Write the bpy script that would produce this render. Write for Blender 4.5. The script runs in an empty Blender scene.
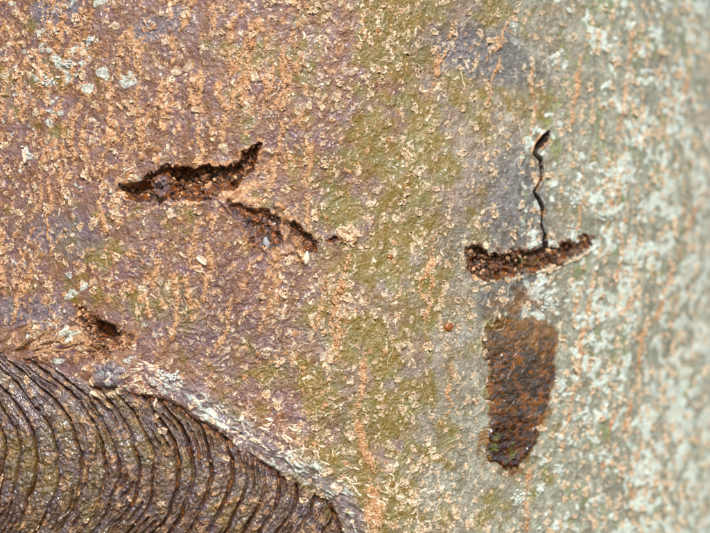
import bpy, math, random
import numpy as np
from mathutils import Vector, Matrix

# ------------------------------------------------------------------ camera, sky, sun, exposure
PX = 0.0002                    # one photo pixel on the bark is 0.2 mm
R = 0.145                      # trunk radius
CX = -0.033                    # trunk axis
CY = math.sqrt(R * R - CX * CX)
D = 0.25                       # camera distance from the bark
TANX = 355 * PX / D
scene = bpy.context.scene
cam_d = bpy.data.cameras.new('camera')
cam = bpy.data.objects.new('camera', cam_d)
scene.collection.objects.link(cam)
cam.location = (0, -D, 0)
cam.rotation_euler = (math.pi / 2, 0, 0)
cam_d.sensor_width = 36
cam_d.lens = 18 / TANX
cam_d.clip_start = 0.005
cam_d.clip_end = 50
cam_d.dof.use_dof = True
cam_d.dof.focus_distance = D + 0.0005
cam_d.dof.aperture_fstop = 9.0
scene.camera = cam

SUN_DIR = Vector((0.14, -0.76, 0.63)).normalized()      # towards the sun
w = bpy.data.worlds.new('World')
scene.world = w
w.use_nodes = True
wn = w.node_tree
sky = wn.nodes.new('ShaderNodeTexSky')
sky.sky_type = 'NISHITA'
sky.sun_disc = False
sky.sun_elevation = math.asin(SUN_DIR.z)
sky.sun_rotation = math.atan2(SUN_DIR.x, SUN_DIR.y)
wn.links.new(sky.outputs[0], wn.nodes['Background'].inputs[0])
wn.nodes['Background'].inputs[1].default_value = 0.15
sd = bpy.data.lights.new('sun', 'SUN')
sd.energy = 4.2
sd.angle = math.radians(0.5)
sd.color = (1.0, 0.95, 0.88)
so = bpy.data.objects.new('sun', sd)
so.rotation_euler = (-SUN_DIR).to_track_quat('-Z', 'Y').to_euler()
scene.collection.objects.link(so)
vs = scene.view_settings
vs.view_transform = 'Standard'
vs.look = 'None'
vs.exposure = 0.34
vs.gamma = 1.0
vs.use_curve_mapping = False

rnd = random.Random(7)
rng = np.random.default_rng(11)

# ------------------------------------------------------------------ photo pixel -> place on the bark
# bark coordinates: a = along the girth, b = downwards, both in units of PX
AC = 355 - math.asin(-CX / R) * R / PX
def surf(u, v):
    dx, dz = (u - 355) / 355 * TANX, -(v - 266.5) / 355 * TANX
    ox, oy = -CX, -D - CY
    qa = dx * dx + 1; qb = 2 * (ox * dx + oy); qc = ox * ox + oy * oy - R * R
    t = (-qb - math.sqrt(max(0, qb * qb - 4 * qa * qc))) / (2 * qa)
    th = math.atan2(ox + dx * t, -(oy + t))
    return th * R / PX + AC, -dz * t / PX + 266.5
def S(pts):
    return [surf(*p) for p in pts]

# ------------------------------------------------------------------ noise
_tab = rng.random((256, 256)).astype(np.float32)
def vnoise(x, y, seed=0):
    x = x + 17.31 * seed; y = y + 9.17 * seed
    xi = np.floor(x).astype(np.int64); yi = np.floor(y).astype(np.int64)
    fx = (x - xi).astype(np.float32); fy = (y - yi).astype(np.float32)
    fx = fx * fx * fx * (fx * (fx * 6 - 15) + 10); fy = fy * fy * fy * (fy * (fy * 6 - 15) + 10)
    x0 = xi & 255; x1 = (xi + 1) & 255; y0 = yi & 255; y1 = (yi + 1) & 255
    return (_tab[x0, y0] * (1 - fx) + _tab[x1, y0] * fx) * (1 - fy) + (_tab[x0, y1] * (1 - fx) + _tab[x1, y1] * fx) * fy
def fbm(x, y, sx, sy=None, octv=3, seed=0, gain=0.5):
    """around -1 .. 1"""
    sy = sy or sx
    t = 0; g = 1; n = 0
    for o in range(octv):
        ang = 0.6 + 1.1 * o
        X = x / sx * 2 ** o; Y = y / sy * 2 ** o
        t = t + g * (vnoise(X * math.cos(ang) - Y * math.sin(ang), X * math.sin(ang) + Y * math.cos(ang), seed + o * 3) - 0.5)
        n += g; g *= gain
    return t / n * 2.6
def fba(x, y, sx, sy, octv=2, seed=0):
    """axis aligned noise for grain"""
    t = 0; g = 1; n = 0
    for o in range(octv):
        t = t + g * (vnoise(x / sx * 2 ** o, y / sy * 2 ** o, seed + o * 5) - 0.5); n += g; g *= 0.55
    return t / n * 2.6
def worley(x, y, size, seed=0):
    """nearest jittered cell: F1, F2, two random numbers per cell, offset inside the cell"""
    x = x / size; y = y / size
    xi = np.floor(x).astype(np.int64); yi = np.floor(y).astype(np.int64)
    f1 = np.full(x.shape, 9.0, np.float32); f2 = f1.copy(); r1 = np.zeros_like(f1); r2_ = np.zeros_like(f1); ox = np.zeros_like(f1); oy = np.zeros_like(f1)
    for i in (-1, 0, 1):
        for j in (-1, 0, 1):
            cx = xi + i; cy = yi + j
            p = (cx + 31 * seed) & 255; q = (cy + 57 * seed) & 255
            dx = (x - cx - _tab[p, q]).astype(np.float32); dy = (y - cy - _tab[q, (p + 101) & 255]).astype(np.float32)
            d = dx * dx + dy * dy
            m = d < f1
            f2 = np.where(m, f1, np.minimum(f2, d)); f1 = np.where(m, d, f1)
            r1 = np.where(m, _tab[(p + 47) & 255, (q + 13) & 255], r1); r2_ = np.where(m, _tab[(q + 71) & 255, (p + 7) & 255], r2_)
            ox = np.where(m, dx, ox); oy = np.where(m, dy, oy)
    return np.sqrt(f1), np.sqrt(f2), r1, r2_, ox, oy
def sst(e0, e1, x):
    t = np.clip((x - e0) / (e1 - e0), 0, 1)
    return t * t * (3 - 2 * t)
def sdf(A, B, poly):
    """signed distance, negative inside"""
    d = np.full(A.shape, 1e9); ins = np.zeros(A.shape, bool)
    n = len(poly)
    for i in range(n):
        x0, y0 = poly[i]; x1, y1 = poly[(i + 1) % n]
        ex, ey = x1 - x0, y1 - y0
        t = np.clip(((A - x0) * ex + (B - y0) * ey) / (ex * ex + ey * ey + 1e-9), 0, 1)
        d = np.minimum(d, (A - x0 - t * ex) ** 2 + (B - y0 - t * ey) ** 2)
        c = ((y0 > B) != (y1 > B)) & (A < (x1 - x0) * (B - y0) / (y1 - y0 + 1e-12) + x0)
        ins ^= c
    d = np.sqrt(d)
    return np.where(ins, -d, d)
def dline(A, B, pts):
    d = np.full(A.shape, 1e9); tt = np.zeros(A.shape); n = len(pts) - 1
    for i in range(n):
        x0, y0 = pts[i]; x1, y1 = pts[i + 1]
        ex, ey = x1 - x0, y1 - y0
        t = np.clip(((A - x0) * ex + (B - y0) * ey) / (ex * ex + ey * ey + 1e-9), 0, 1)
        q = (A - x0 - t * ex) ** 2 + (B - y0 - t * ey) ** 2
        m = q < d
        tt = np.where(m, (i + t) / n, tt); d = np.minimum(d, q)
    return np.sqrt(d), tt
def spot(A, B, u, v, ru, rv, soft=0.5, rot=0):
    a, b = surf(u, v)
    x, y = A - a, B - b
    c, s = math.cos(rot), math.sin(rot)
    q = np.sqrt(((x * c + y * s) / ru) ** 2 + ((-x * s + y * c) / rv) ** 2)
    return 1 - sst(1 - soft, 1 + soft, q)

# ------------------------------------------------------------------ the bark grid (dense where the photo looks, coarse round the back)
def axis_steps(lo, hi, mid, s0, s1, end_lo, end_hi):
    c = list(np.arange(lo, mid, s0)) + list(np.arange(mid, hi, s1))
    L = []; x = lo; st = s0
    while x > end_lo:
        st = min(st * 1.045, 60); x -= st; L.append(x)
    H = []; x = c[-1]; st = s1
    while x < end_hi:
        st = min(st * 1.045, 60); x += st; H.append(x)
    return np.array(L[::-1] + c + H)
half = math.pi * R / PX
a_front = AC
aL = surf(-12, 266)[0]; aM = surf(575, 266)[0]; aH = surf(722, 266)[0]
ga = axis_steps(aL, aH, aM, 0.78, 1.3, a_front - half + 80, a_front + half - 80)
ga = np.concatenate([[a_front - half], ga[(ga > a_front - half + 30) & (ga < a_front + half - 30)], [a_front + half]])
gb = axis_steps(-70, 610, 570, 0.8, 1.0, -1700, 2000)
B, A = np.meshgrid(gb, ga, indexing='ij')
NB, NA = A.shape
da = np.gradient(ga)[None, :]; db = np.gradient(gb)[:, None]
cell = np.maximum(da, db) + 0 * A
fine = 1 - sst(1.6, 4.0, cell)          # fade of the finest relief where the grid is coarse
midf = 1 - sst(5, 14, cell)
G = A + 0.10 * (B - 266)                # grain leans a little with the trunk
warp = fbm(A, B, 34, octv=2, seed=1) * 7
warp2 = fbm(A, B, 15, octv=2, seed=2) * 4

# ---- masks
U = A                                     # handy horizontal coordinate
tone = sst(250, 640, U + fbm(A, B, 120, octv=3, seed=4) * 90 + (B - 266) * 0.12)
zone = np.exp(-((U + 0.12 * (B - 266) - 400) / 110) ** 2)
for (u, v, ru, rv, k) in ((85, 260, 90, 50, 0.75), (150, 300, 40, 30, 0.8), (60, 60, 60, 50, 0.4), (300, 60, 60, 60, 0.5), (515, 95, 60, 30, 0.6), (500, 500, 60, 50, 0.4), (490, 370, 30, 90, 0.6)):
    zone = np.maximum(zone, k * spot(A, B, u, v, ru, rv, 0.9))
algae = sst(-0.1, 0.95, zone * 0.8 + fbm(A + warp, B, 26, 30, 3, 5) * 0.6 + fbm(A, B, 11, octv=2, seed=6) * 0.3 - 0.17)
algae *= 1 - sst(700, 830, U) * 0.6
pale = np.zeros_like(A); cork = np.zeros_like(A); lichen = np.zeros_like(A)
rot = np.zeros_like(A); stain = np.zeros_like(A); moss = np.zeros_like(A)
slate = np.zeros_like(A)
for (u, v, ru, rv, r_, k) in [(490, 55, 75, 28, 0.15, 0.85), (515, 205, 42, 62, 0, 1.0), (60, 232, 60, 30, 0, 0.5), (55, 10, 22, 14, 0, 0.8), (170, 22, 26, 16, 0, 0.6),
                              (145, 30, 20, 12, 0, 0.6), (455, 250, 30, 26, 0, 0.5), (515, 300, 40, 30, 0, 1.0), (200, 330, 60, 30, 0.2, 0.4), (30, 315, 50, 16, 0, 0.6), (650, 60, 60, 90, 0, 0.35)]:
    slate = np.maximum(slate, k * spot(A + warp * 1.5, B + warp2 * 2, u, v, ru, rv, 0.6, r_))

# ---- relief (in PX units)
H = fbm(A, B, 210, 260, 2, 20) * 6 * (1 - sst(1800, 2200, np.abs(A - a_front)))
H += fba(G + warp, B, 30, 70, 2, 21) * 1.6 * midf
H += fba(G + warp2, B + warp, 9, 15, 2, 22) * 0.7 * fine
grain = fbm(A, B, 3.6, 4.2, 3, 23)
H += grain * 0.34 * fine
H += fbm(A, B, 1.9, 2.1, 1, 24) * 0.14 * fine
# curling skins of bark: thin pale ridges following the zero lines of a warped noise
def curl(sx, sy, wd, seed, wx=1.0):
    n = fba(G + warp2 * wx, B + warp * wx, sx, sy, 2, seed)
    gx = np.gradient(n, axis=1) / da; gy = np.gradient(n, axis=0) / db
    return np.clip(1 - np.abs(n) / (np.sqrt(gx * gx + gy * gy) + 1e-3) / wd, 0, 1)
dens = sst(-0.25, 0.45, fbm(A, B, 22, 30, 2, 31))
dens_b = sst(0.0, 0.5, fbm(A, B, 16, 26, 2, 33))
c1 = curl(11, 13, 0.9, 41) * dens * sst(0.0, 0.5, fbm(A, B, 7, octv=1, seed=35))
c3 = curl(26, 55, 1.0, 43, 1.6) * sst(0.0, 0.4, fbm(A, B, 30, 60, 2, 34)) * sst(380, 480, U)
curls = np.maximum(c1 * 0.8, c3)
# flaking crust: scales of three sizes, each tilted its own way, thick in some places and gone in others
blot = sst(0.05, 0.6, fba(G + warp2 * 1.3, B + warp2, 9, 12, 3, 44) + 0.3 * fbm(A, B, 28, 45, 2, 45) + 0.18 - 0.28 * sst(330, 600, U))
j2 = fbm(A, B, 5, octv=2, seed=47) * 1.5
j3 = fbm(A, B, 5, octv=2, seed=48) * 1.5
crust = np.zeros_like(A)
silver = np.maximum.reduce([spot(A + warp * 2, B + warp * 2, 225, 335, 120, 62, 0.7, 0.35), 0.8 * spot(A + warp, B + warp, 330, 440, 70, 60, 0.7), 0.6 * spot(A + warp, B + warp, 150, 240, 70, 40, 0.8), 0.5 * spot(A + warp, B + warp, 240, 120, 90, 60, 0.9)])
crk = (1 - 0.45 * sst(330, 460, U)) * (0.7 + 0.6 * sst(-0.5, 0.5, fbm(A, B, 70, 90, 2, 49))) * (0.45 + 1.0 * sst(-0.35, 0.45, fba(G + warp * 1.4, B, 17, 95, 2, 57))) * (1 - 0.5 * silver)
for size, seed_, hk, pk in ((7.5, 1, 0.55, 0.16), (4.4, 2, 0.55, 0.24), (2.7, 3, 0.4, 0.28)):
    F1, F2, q1, q2, ox, oy = worley(G + j2 + 0.3 * warp2, (B + j3) / 1.15, size, seed_)
    act = sst(0.08, -0.02, q1 - pk * (0.10 + 1.1 * blot) * crk) * sst(0.03, 0.16, F2 - F1)
    th_ = (0.55 + 0.8 * q2 + 0.9 * ((q2 * 7.3 % 1) - 0.5) * ox + 1.1 * ((q1 * 11.7 % 1) - 0.35) * oy)
    H += act * th_ * hk * fine
    isp = sst(0.35, 0.75, q2 + 0.40 * sst(200, 480, U) - 0.14)
    pale = np.maximum(pale, act * isp * (0.55 + 0.5 * (q1 * 5.1 % 1)))
    cork = np.maximum(cork, act * (1 - isp) * (0.5 + 0.5 * (q2 * 9.1 % 1)) * (1 - 0.5 * tone))
    crust = np.maximum(crust, act)
fib = fba(A * 0.9 - B * 0.42 + warp2 * 2, A * 0.42 + B * 0.9 + warp2 * 2, 13, 2.4, 2, 54)
H += silver * fib * 0.5 * fine
slate = np.maximum(slate, silver * 0.35 * sst(-0.3, 0.4, fbm(A, B, 18, octv=2, seed=56)))
pale = np.maximum(pale, silver * 0.62 * sst(0.35, 0.75, fib + 0.3 * fbm(A, B, 20, octv=2, seed=55)))
H += curls * 1.0 * fine
pale = np.maximum(pale, curls * 0.7)
# lichen frosting on the far side of the trunk
lf = 0.75 * fbm(A, B, 34, 26, 3, 50) + 0.95 * fbm(A, B, 10, 8, 2, 51)
lichen = np.maximum(lichen, sst(0.3, 0.7, lf + 0.6 * sst(480, 800, U) - 0.2 - 0.3 * sst(200, 60, B)) * sst(470, 600, U))
lichen = np.maximum(lichen, 0.6 * sst(0.8, 1.2, lf + 0.35 * spot(A, B, 70, 85, 60, 60, 0.8)) * sst(330, 100, U))
H += lichen * (0.5 + 0.6 * np.abs(grain)) * fine
moss = np.maximum(moss, sst(0.55, 0.95, fbm(A, B, 17, 30, 2, 52) + 0.25 * sst(500, 640, U)) * sst(470, 600, U))
for (u, v, r_) in [(85, 95, 12), (670, 25, 22), (560, 355, 10), (700, 100, 25), (420, 60, 20)]:
    moss = np.maximum(moss, 0.7 * spot(A + warp2, B + warp2, u, v, r_, r_, 0.7) * sst(-0.3, 0.4, fbm(A, B, 7, octv=2, seed=53)))

DA = np.zeros_like(A); DB = np.zeros_like(A)
region = np.zeros(A.shape, np.int16)       # 0 = bark
jag = fbm(A, B, 10, octv=4, seed=60, gain=0.62) * 4.0

# ---- torn hollows in the bark
def wound(rid, poly, depth, wall, lift, rotk=1.0, crumb=2.5, edge=1.0, lipk=1.0):
    global H, rot, cork, pale, region, DB, algae, lichen, slate, moss
    s = sdf(A, B, S(poly)) + jag * edge
    ins = sst(0, -wall, s)
    cr = fbm(A, B, 7, 6, 3, 61 + rid) * crumb + np.abs(fba(A, B, 5, 5, 2, 62 + rid)) * crumb * 0.6
    dd = ins * (depth + cr)
    H = H * (1 - 0.7 * ins) - dd
    DB = DB - ins * lift
    rot = np.maximum(rot, rotk * sst(1.2, -1.2, s))
    lip = np.exp(-((s - 2.5) / 2.6) ** 2) * (s > -0.5) * sst(-0.25, 0.5, fbm(A, B, 17, octv=2, seed=67 + rid))
    H = H + lip * 1.4 * lipk * (0.5 + fbm(A, B, 12, octv=1, seed=64))
    cork = np.maximum(cork, lip * 0.75 * lipk)
    k = sst(1.5, -1.5, s)
    for m in (algae, lichen, slate, moss, pale):
        m *= 1 - k
    cork *= 1 - 0.6 * k
    region[s < -0.2] = rid
    return s
P_W1 = [(119, 186), (127, 188), (139, 183), (149, 174), (160, 170), (168, 163), (173, 168), (186, 165), (205, 168), (225, 166), (240, 158), (252, 150), (259, 146),
        (260, 157), (253, 168), (244, 178), (233, 186), (218, 192), (205, 198), (190, 197), (178, 194), (170, 198), (150, 197), (135, 199), (126, 194)]
wound(1, [(u, v + (2.5 if i > 12 else -0.5)) for i, (u, v) in enumerate(P_W1)], 9, 6, 2.2, crumb=4.5, edge=1.3, lipk=1.3)
hole = spot(A + jag, B + jag * 0.5, 134, 190, 15, 6, 0.5, -0.05) + spot(A + jag, B + jag, 182, 176, 12, 6, 0.5)
H -= hole * 9; rot = np.maximum(rot, hole * (region == 1))
# grey lump bridging the first hollow
br = spot(A + warp2 * 0.5, B, 160, 187, 9, 11, 0.45)
H += br * 11; rot *= 1 - br * 0.9; slate = np.maximum(slate, br * 0.6)
P_W2 = [(464, 250), (470, 243), (479, 243), (486, 252), (500, 250), (515, 252), (530, 247), (545, 249), (560, 245), (575, 240), (584, 234), (591, 236),
        (588, 246), (575, 255), (560, 262), (545, 268), (525, 272), (505, 277), (485, 281), (473, 276), (466, 263)]
wound(2, [(u, v + (2.0 if i > 11 else 0)) for i, (u, v) in enumerate(P_W2)], 5.0, 6, 1.0, crumb=7.0, lipk=0.7, edge=1.7)
moss = np.maximum(moss, 0.7 * spot(A + jag, B + jag, 528, 260, 24, 9, 0.6) * (region == 2))
ll, _ = dline(A, B + warp2 * 0.6, S([(478, 282), (505, 279), (530, 274), (552, 268), (575, 258), (592, 246)]))
ll = np.exp(-(ll / 1.8) ** 2) * sst(-0.6, 0.1, fbm(A, B, 12, octv=2, seed=66)); H += ll * 2.2; pale = np.maximum(pale, ll * 0.8); rot *= 1 - ll * 0.8
P_W3 = [(72, 304), (84, 306), (93, 314), (104, 324), (114, 325), (121, 329), (133, 338), (129, 348), (114, 351), (105, 357), (97, 362), (88, 355), (90, 343), (83, 331), (74, 322)]
wound(3, P_W3, 5, 6, 1.2, 0.7, 4.0, 1.0, 1.0)
cork = np.maximum(cork, 0.9 * (region == 3) * sst(0.0, 0.6, fbm(A, B, 8, 6, 2, 101)))
rot *= 1 - 0.6 * (region == 3) * sst(0.0, 0.6, fbm(A, B, 8, 6, 2, 101))
pit = spot(A + jag, B + jag, 104, 332, 14, 7.5, 0.5, 0.45)
H -= pit * 17; rot = np.maximum(rot, pit); cork *= 1 - pit
# the torn patch under the first hollow: raw dark bark in steps, split by orange ribs
P_W4 = [(226, 201), (240, 202), (257, 206), (270, 210), (279, 221), (283, 238), (276, 250), (264, 252), (253, 242), (243, 229), (233, 216)]
wound(4, P_W4, 2.6, 6, 0.0, 0.75, 2.8, 1.6, 1.2)
slate = np.maximum(slate, 0.9 * (region == 4) * sst(-0.3, 0.3, fbm(A, B, 9, octv=2, seed=65)))
P_W5 = [(286, 221), (294, 219), (302, 229), (312, 233), (319, 243), (316, 254), (304, 253), (295, 248), (288, 238)]
wound(5, P_W5, 5, 5, 1.6, 0.75, 2.6, 0.9, 0.9)
P_W6 = [(326, 241), (333, 236), (340, 237), (336, 241), (330, 244)]
wound(6, P_W6, 3.5, 4, 1.0, 0.9, 1.5, 0.5, 0.8)  # dark recess standing in for the thin shadow beneath the raised flap
for pts, wd, hh, ck, pl in [([(222, 203), (240, 219), (254, 236), (262, 246)], 2.6, 2.6, 0.3, 0.4), ([(279, 206), (288, 216), (292, 232), (300, 250), (304, 262)], 4.2, 4.5, 0.9, 0.1),
                            ([(262, 249), (276, 251), (290, 249)], 3.0, 3.0, 0.8, 0.1), ([(268, 252), (252, 262), (246, 270)], 3.0, 2.4, 0.7, 0.1), ([(270, 262), (262, 300), (240, 322)], 4, 1.6, 0.55, 0.2),
                            ([(250, 270), (238, 300)], 4, 1.6, 0.6, 0.2), ([(215, 195), (240, 200), (262, 203)], 5, 1.2, 0.9, 0), ([(300, 262), (288, 285), (262, 318)], 4, 1.2, 0.5, 0.2)]:
    d, t = dline(A + warp2 * 0.6, B + warp2 * 0.6, S(pts))
    k = np.exp(-(d / wd) ** 2) * (0.75 + 0.5 * fbm(A, B, 6, octv=2, seed=70))
    H += k * hh; cork = np.maximum(cork, k * ck * 1.2); pale = np.maximum(pale, k * pl)
    rot *= 1 - np.clip(k, 0, 1) * 0.8
fl = spot(A + jag, B + jag, 346, 236, 14, 7, 0.45, -0.15)
H += fl * (3.0 + 2.2 * fba(A, B, 6, 3, 2, 103)); cork = np.maximum(cork, fl * 0.7); pale = np.maximum(pale, fl * 0.5 * sst(-0.2, 0.5, fba(A, B, 6, 3, 2, 103)))
cork = np.maximum(cork, 0.8 * spot(A + warp2, B + warp2, 240, 190, 26, 8, 0.7, -0.4))

# ---- the crack
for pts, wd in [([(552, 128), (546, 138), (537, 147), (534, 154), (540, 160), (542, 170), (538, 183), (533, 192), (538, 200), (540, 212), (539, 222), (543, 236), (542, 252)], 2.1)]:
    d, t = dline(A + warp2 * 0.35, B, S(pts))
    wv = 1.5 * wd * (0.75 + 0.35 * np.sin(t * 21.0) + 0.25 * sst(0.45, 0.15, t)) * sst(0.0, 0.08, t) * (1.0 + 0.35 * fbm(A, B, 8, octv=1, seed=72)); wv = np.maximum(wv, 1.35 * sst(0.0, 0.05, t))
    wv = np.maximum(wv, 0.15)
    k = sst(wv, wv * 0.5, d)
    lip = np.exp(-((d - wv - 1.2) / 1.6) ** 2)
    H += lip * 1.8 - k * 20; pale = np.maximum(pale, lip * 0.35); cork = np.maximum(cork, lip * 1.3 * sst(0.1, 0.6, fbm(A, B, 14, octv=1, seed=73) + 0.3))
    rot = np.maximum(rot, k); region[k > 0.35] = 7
    algae *= 1 - k

# ---- resin soaked patch
P_RS = [(482, 318), (492, 326), (503, 314), (516, 322), (530, 315), (548, 320), (556, 332), (558, 352), (554, 380), (549, 404), (541, 426), (535, 444), (527, 460), (516, 470), (497, 468), (487, 460), (482, 446), (490, 420), (487, 395), (490, 370), (482, 350)]
s = sdf(A, B, S(P_RS)) + jag * 1.3 + fbm(A, B, 22, octv=2, seed=74) * 1.5
rs = sst(2.5, -4.0, s + fbm(A, B, 6, octv=2, seed=102) * 2)
fade = sst(312, 420, B + warp2 * 3 + jag * 2)
stain = np.maximum(stain, rs * (0.66 + 0.34 * fade) * (0.45 + 0.55 * sst(308, 338, B + warp2 * 3 + jag * 3)))
stain = np.maximum(stain, 0.42 * spot(A + warp2 * 2, B + warp2 * 2, 518, 312, 46, 28, 0.7) * sst(-0.6, 0.4, fbm(A, B, 14, octv=2, seed=78)))
stain = np.maximum(stain, 0.5 * np.exp(-(np.maximum(s, 0) / 9) ** 2) * fade * sst(-0.5, 0.5, fbm(A, B, 12, octv=2, seed=79)))
low = spot(A + jag * 1.5, B + jag * 1.5, 507, 446, 32, 36, 0.6) * rs
rl = fba(A + warp2, B + warp2, 8, 6, 2, 75)
H = H * (1 - 0.55 * rs) + rs * (0.1 + 0.45 * rl + 0.2 * np.abs(fba(A, B, 3.6, 3, 1, 77)))
H += rs * np.exp(-((s + 6.0) / 4.0) ** 2) * 1.4 * sst(400, 440, B)
rot = np.maximum(rot, np.clip(low * (0.25 + 0.3 * rl), 0, 0.8))
stain = np.maximum(stain, low)
gloss_r = low.copy()
moss = np.maximum(moss * (1 - rs), spot(A + jag, B + jag, 504, 446, 24, 18, 0.5) * 0.9 * sst(-0.1, 0.5, fbm(A, B, 6, octv=2, seed=76)))
for m in (lichen, pale, slate):
    m *= 1 - rs * (0.5 + 0.4 * fade)
cork *= 1 - rs * 0.3
region[s < -0.5] = 8

# ---- the branch scar with its curved ridges
edge_top = S([(-260, 400), (-120, 352), (-40, 346), (0, 352), (38, 361), (72, 376), (95, 388), (120, 390), (152, 396), (190, 413), (228, 438), (262, 463), (298, 484), (330, 505), (345, 540), (325, 620), (250, 690), (60, 720), (-260, 700)])
s_sc = sdf(A, B, edge_top) + jag * 0.7 + fbm(A, B, 40, octv=1, seed=80) * 2
sc = sst(1.0, -4.0, s_sc)
ap = surf(150, 465)[1]
dv = B - ap
k_arc = np.where(dv < 0, 0.0078, 0.0052)
ph = A + k_arc * dv * dv * np.where(np.abs(dv) > 110, 110 / np.maximum(np.abs(dv), 1), 1) + fbm(A, B, 60, 44, 2, 81) * 5.0 + fbm(A, B, 16, octv=2, seed=82) * 1.7
grooves = [surf(u, 465)[0] for u in (-190, -165, -142, -120, -98, -76, -56, -38, -22, -6, 10, 24, 40, 60, 82, 106, 118, 137, 153, 177, 190, 208, 229, 246, 266, 284, 301, 320, 345)]
gd = np.full(A.shape, 1e9); rid_sc = np.zeros(A.shape, np.int16); wid = np.full(A.shape, 10.0); pos = np.zeros(A.shape)
for i, g in enumerate(grooves):
    strength = (1.0, 0.75, 1.0, 0.65, 0.9)[i % 5]
    gd = np.minimum(gd, np.abs(ph - g) / strength)
    m = ph >= g
    rid_sc[m] = i + 1
    if i + 1 < len(grooves):
        m2 = m & (ph < grooves[i + 1]); wid[m2] = grooves[i + 1] - g; pos[m2] = (ph[m2] - g) / (grooves[i + 1] - g)
brk = 0.55 + 0.45 * sst(-0.4, 0.2, fbm(A, B, 24, 50, 2, 83))
gv = np.exp(-(gd / 1.55) ** 2) * brk
gd2 = np.full(A.shape, 1e9); ph2 = ph + fbm(A, B, 38, 50, 2, 97) * 5
for i in range(len(grooves) - 1):
    for q in ((0.36, 0.7) if grooves[i + 1] - grooves[i] > 17 else (0.52,)):
        gd2 = np.minimum(gd2, np.abs(ph2 - grooves[i] - q * (grooves[i + 1] - grooves[i])))
gv2 = np.exp(-(gd2 / 1.25) ** 2) * sst(-0.05, 0.4, fbm(A, B, 22, 44, 2, 98))

ridge = np.sin(np.clip(pos, 0, 1) ** 0.6 * math.pi) * 1.9 * np.clip(wid / 18, 0.6, 1.2)
cross = fba(ph, B + 0.25 * A, 22, 6.0, 3, 84)
lines = np.clip(1 - np.abs(fba(ph + warp2 * 0.6, B, 4.6, 34, 2, 85)) / 0.2, 0, 1) * sst(-0.4, 0.3, fbm(A, B, 18, 30, 2, 93))
F1, F2, q1, q2, ox, oy = worley(ph + j2, (B + j3) / 1.3, 5.2, 9)
scl0 = worley(ph + j3, (B + j2) / 1.2, 2.6, 10)
scl0 = sst(0.02, 0.25, scl0[1] - scl0[0]) * scl0[3]
scl = scl0 * 0.55 + sst(0.02, 0.2, F2 - F1) * (0.9 * q2 + 0.8 * (q1 - 0.5) * ox + 0.8 * (q2 - 0.5) * oy)
Hs = 5.0 * sst(0, -60, s_sc) + ridge - gv * 7.0 - gv2 * 4.2 + cross * 0.5 - lines * 2.2 + grain * 0.55 + scl * 0.75 + fbm(A, B, 2.2, 2.2, 1, 25) * 0.4
H = H * (1 - sc) + (Hs + fbm(A, B, 210, 260, 2, 20) * 6) * sc
gv = np.maximum.reduce([gv, gv2 * 0.8, lines * 0.4])
# seam round the scar
seam = np.exp(-((s_sc + 1.5) / 2.0) ** 2) * sst(-0.5, 0.2, fbm(A, B, 30, octv=2, seed=87))
H -= seam * 4.5
scar = sc.copy()
gloss = 0.0 * sc + gloss_r * (1 - sc) + sc * np.clip(np.exp(-(np.minimum(gd, gd2) / 3.2) ** 2) + lines * 0.5, 0, 1) * (0.35 + 0.65 * sst(-0.3, 0.3, fbm(A, B, 20, octv=2, seed=96))) * (0.2 + 0.6 * sst(160, 10, A))
for m in (algae, pale, lichen, slate, moss, cork, tone):
    m *= 1 - sc
algae = np.maximum(algae, sc * 0.55 * sst(-0.1, 0.6, fbm(A, B, 30, octv=2, seed=88)) * sst(0.15, 0.5, pos))
sb = (0.45 + 0.55 * scl0) * sst(0.22, 0.7, fba(A + warp2, B, 8, 7, 2, 89) + 0.2 * fbm(A, B, 30, octv=1, seed=90)) * sc
cork = np.maximum(cork, sb * 0.75 * (1 - gv)); H += sb * 1.2
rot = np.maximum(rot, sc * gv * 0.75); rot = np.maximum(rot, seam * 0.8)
region = np.where((s_sc < -1.0), np.where(s_sc > -4.5, 9, 20 + rid_sc), region)
# fibrous whitish callus along the scar's upper edge
cal = np.exp(-((s_sc - 14) / 17) ** 2) * sst(85, 200, A + 0.0 * B) * (s_sc > -3)
cal_n = fba(A * 0.83 + B * 0.55, -A * 0.55 + B * 0.83, 26, 5, 2, 91)
cal_m = cal * sst(-0.3, 0.5, cal_n)
cal_f = fba(A * 0.83 + B * 0.55 + warp2, -A * 0.55 + B * 0.83 + warp2, 13, 2.6, 2, 94)
H += cal * (2.0 + cal_n * 1.6 + cal_f * 0.9) * (1 - sc)
cork *= 1 - 0.75 * cal
pale = np.maximum(pale, cal_m * 0.45 * sst(-0.2, 0.5, cal_f)); lichen = np.maximum(lichen, cal * 0.75 * sst(-0.1, 0.6, cal_f + 0.5 * cal_n)); slate = np.maximum(slate, cal * 0.6)
# grey knob and the shredded orange fibres beside it
kn = spot(A + warp2 * 0.8, B + warp2 * 0.8, 109, 376, 17, 15, 0.45)
H += kn * (4.0 + 2.0 * fbm(A, B, 8, octv=3, seed=99)); lichen = np.maximum(lichen, kn * 0.5 * sst(0, 0.6, fbm(A, B, 7, octv=2, seed=100))); slate = np.maximum(slate, kn * 0.7); cork *= 1 - kn * 0.7; rot *= 1 - kn
kl = np.exp(-(dline(A, B, S([(92, 394), (104, 397), (120, 392)]))[0] / 3.2) ** 2)
H += kl * 3.5; pale = np.maximum(pale, kl)
sh = spot(A + warp2, B + warp2, 52, 342, 52, 17, 0.5, -0.12)
sh_n = fba(A * 0.9 - B * 0.35, A * 0.35 + B * 0.9, 24, 5, 2, 92)
H += sh * (sh_n * 3.0 + 1.0); cork = np.maximum(cork, sh * sst(-0.3, 0.4, sh_n) * 0.7 * sst(-0.6, 0.4, fbm(A, B, 9, octv=2, seed=95))); rot = np.maximum(rot, sh * sst(-0.15, -0.6, sh_n) * 0.7)
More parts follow.
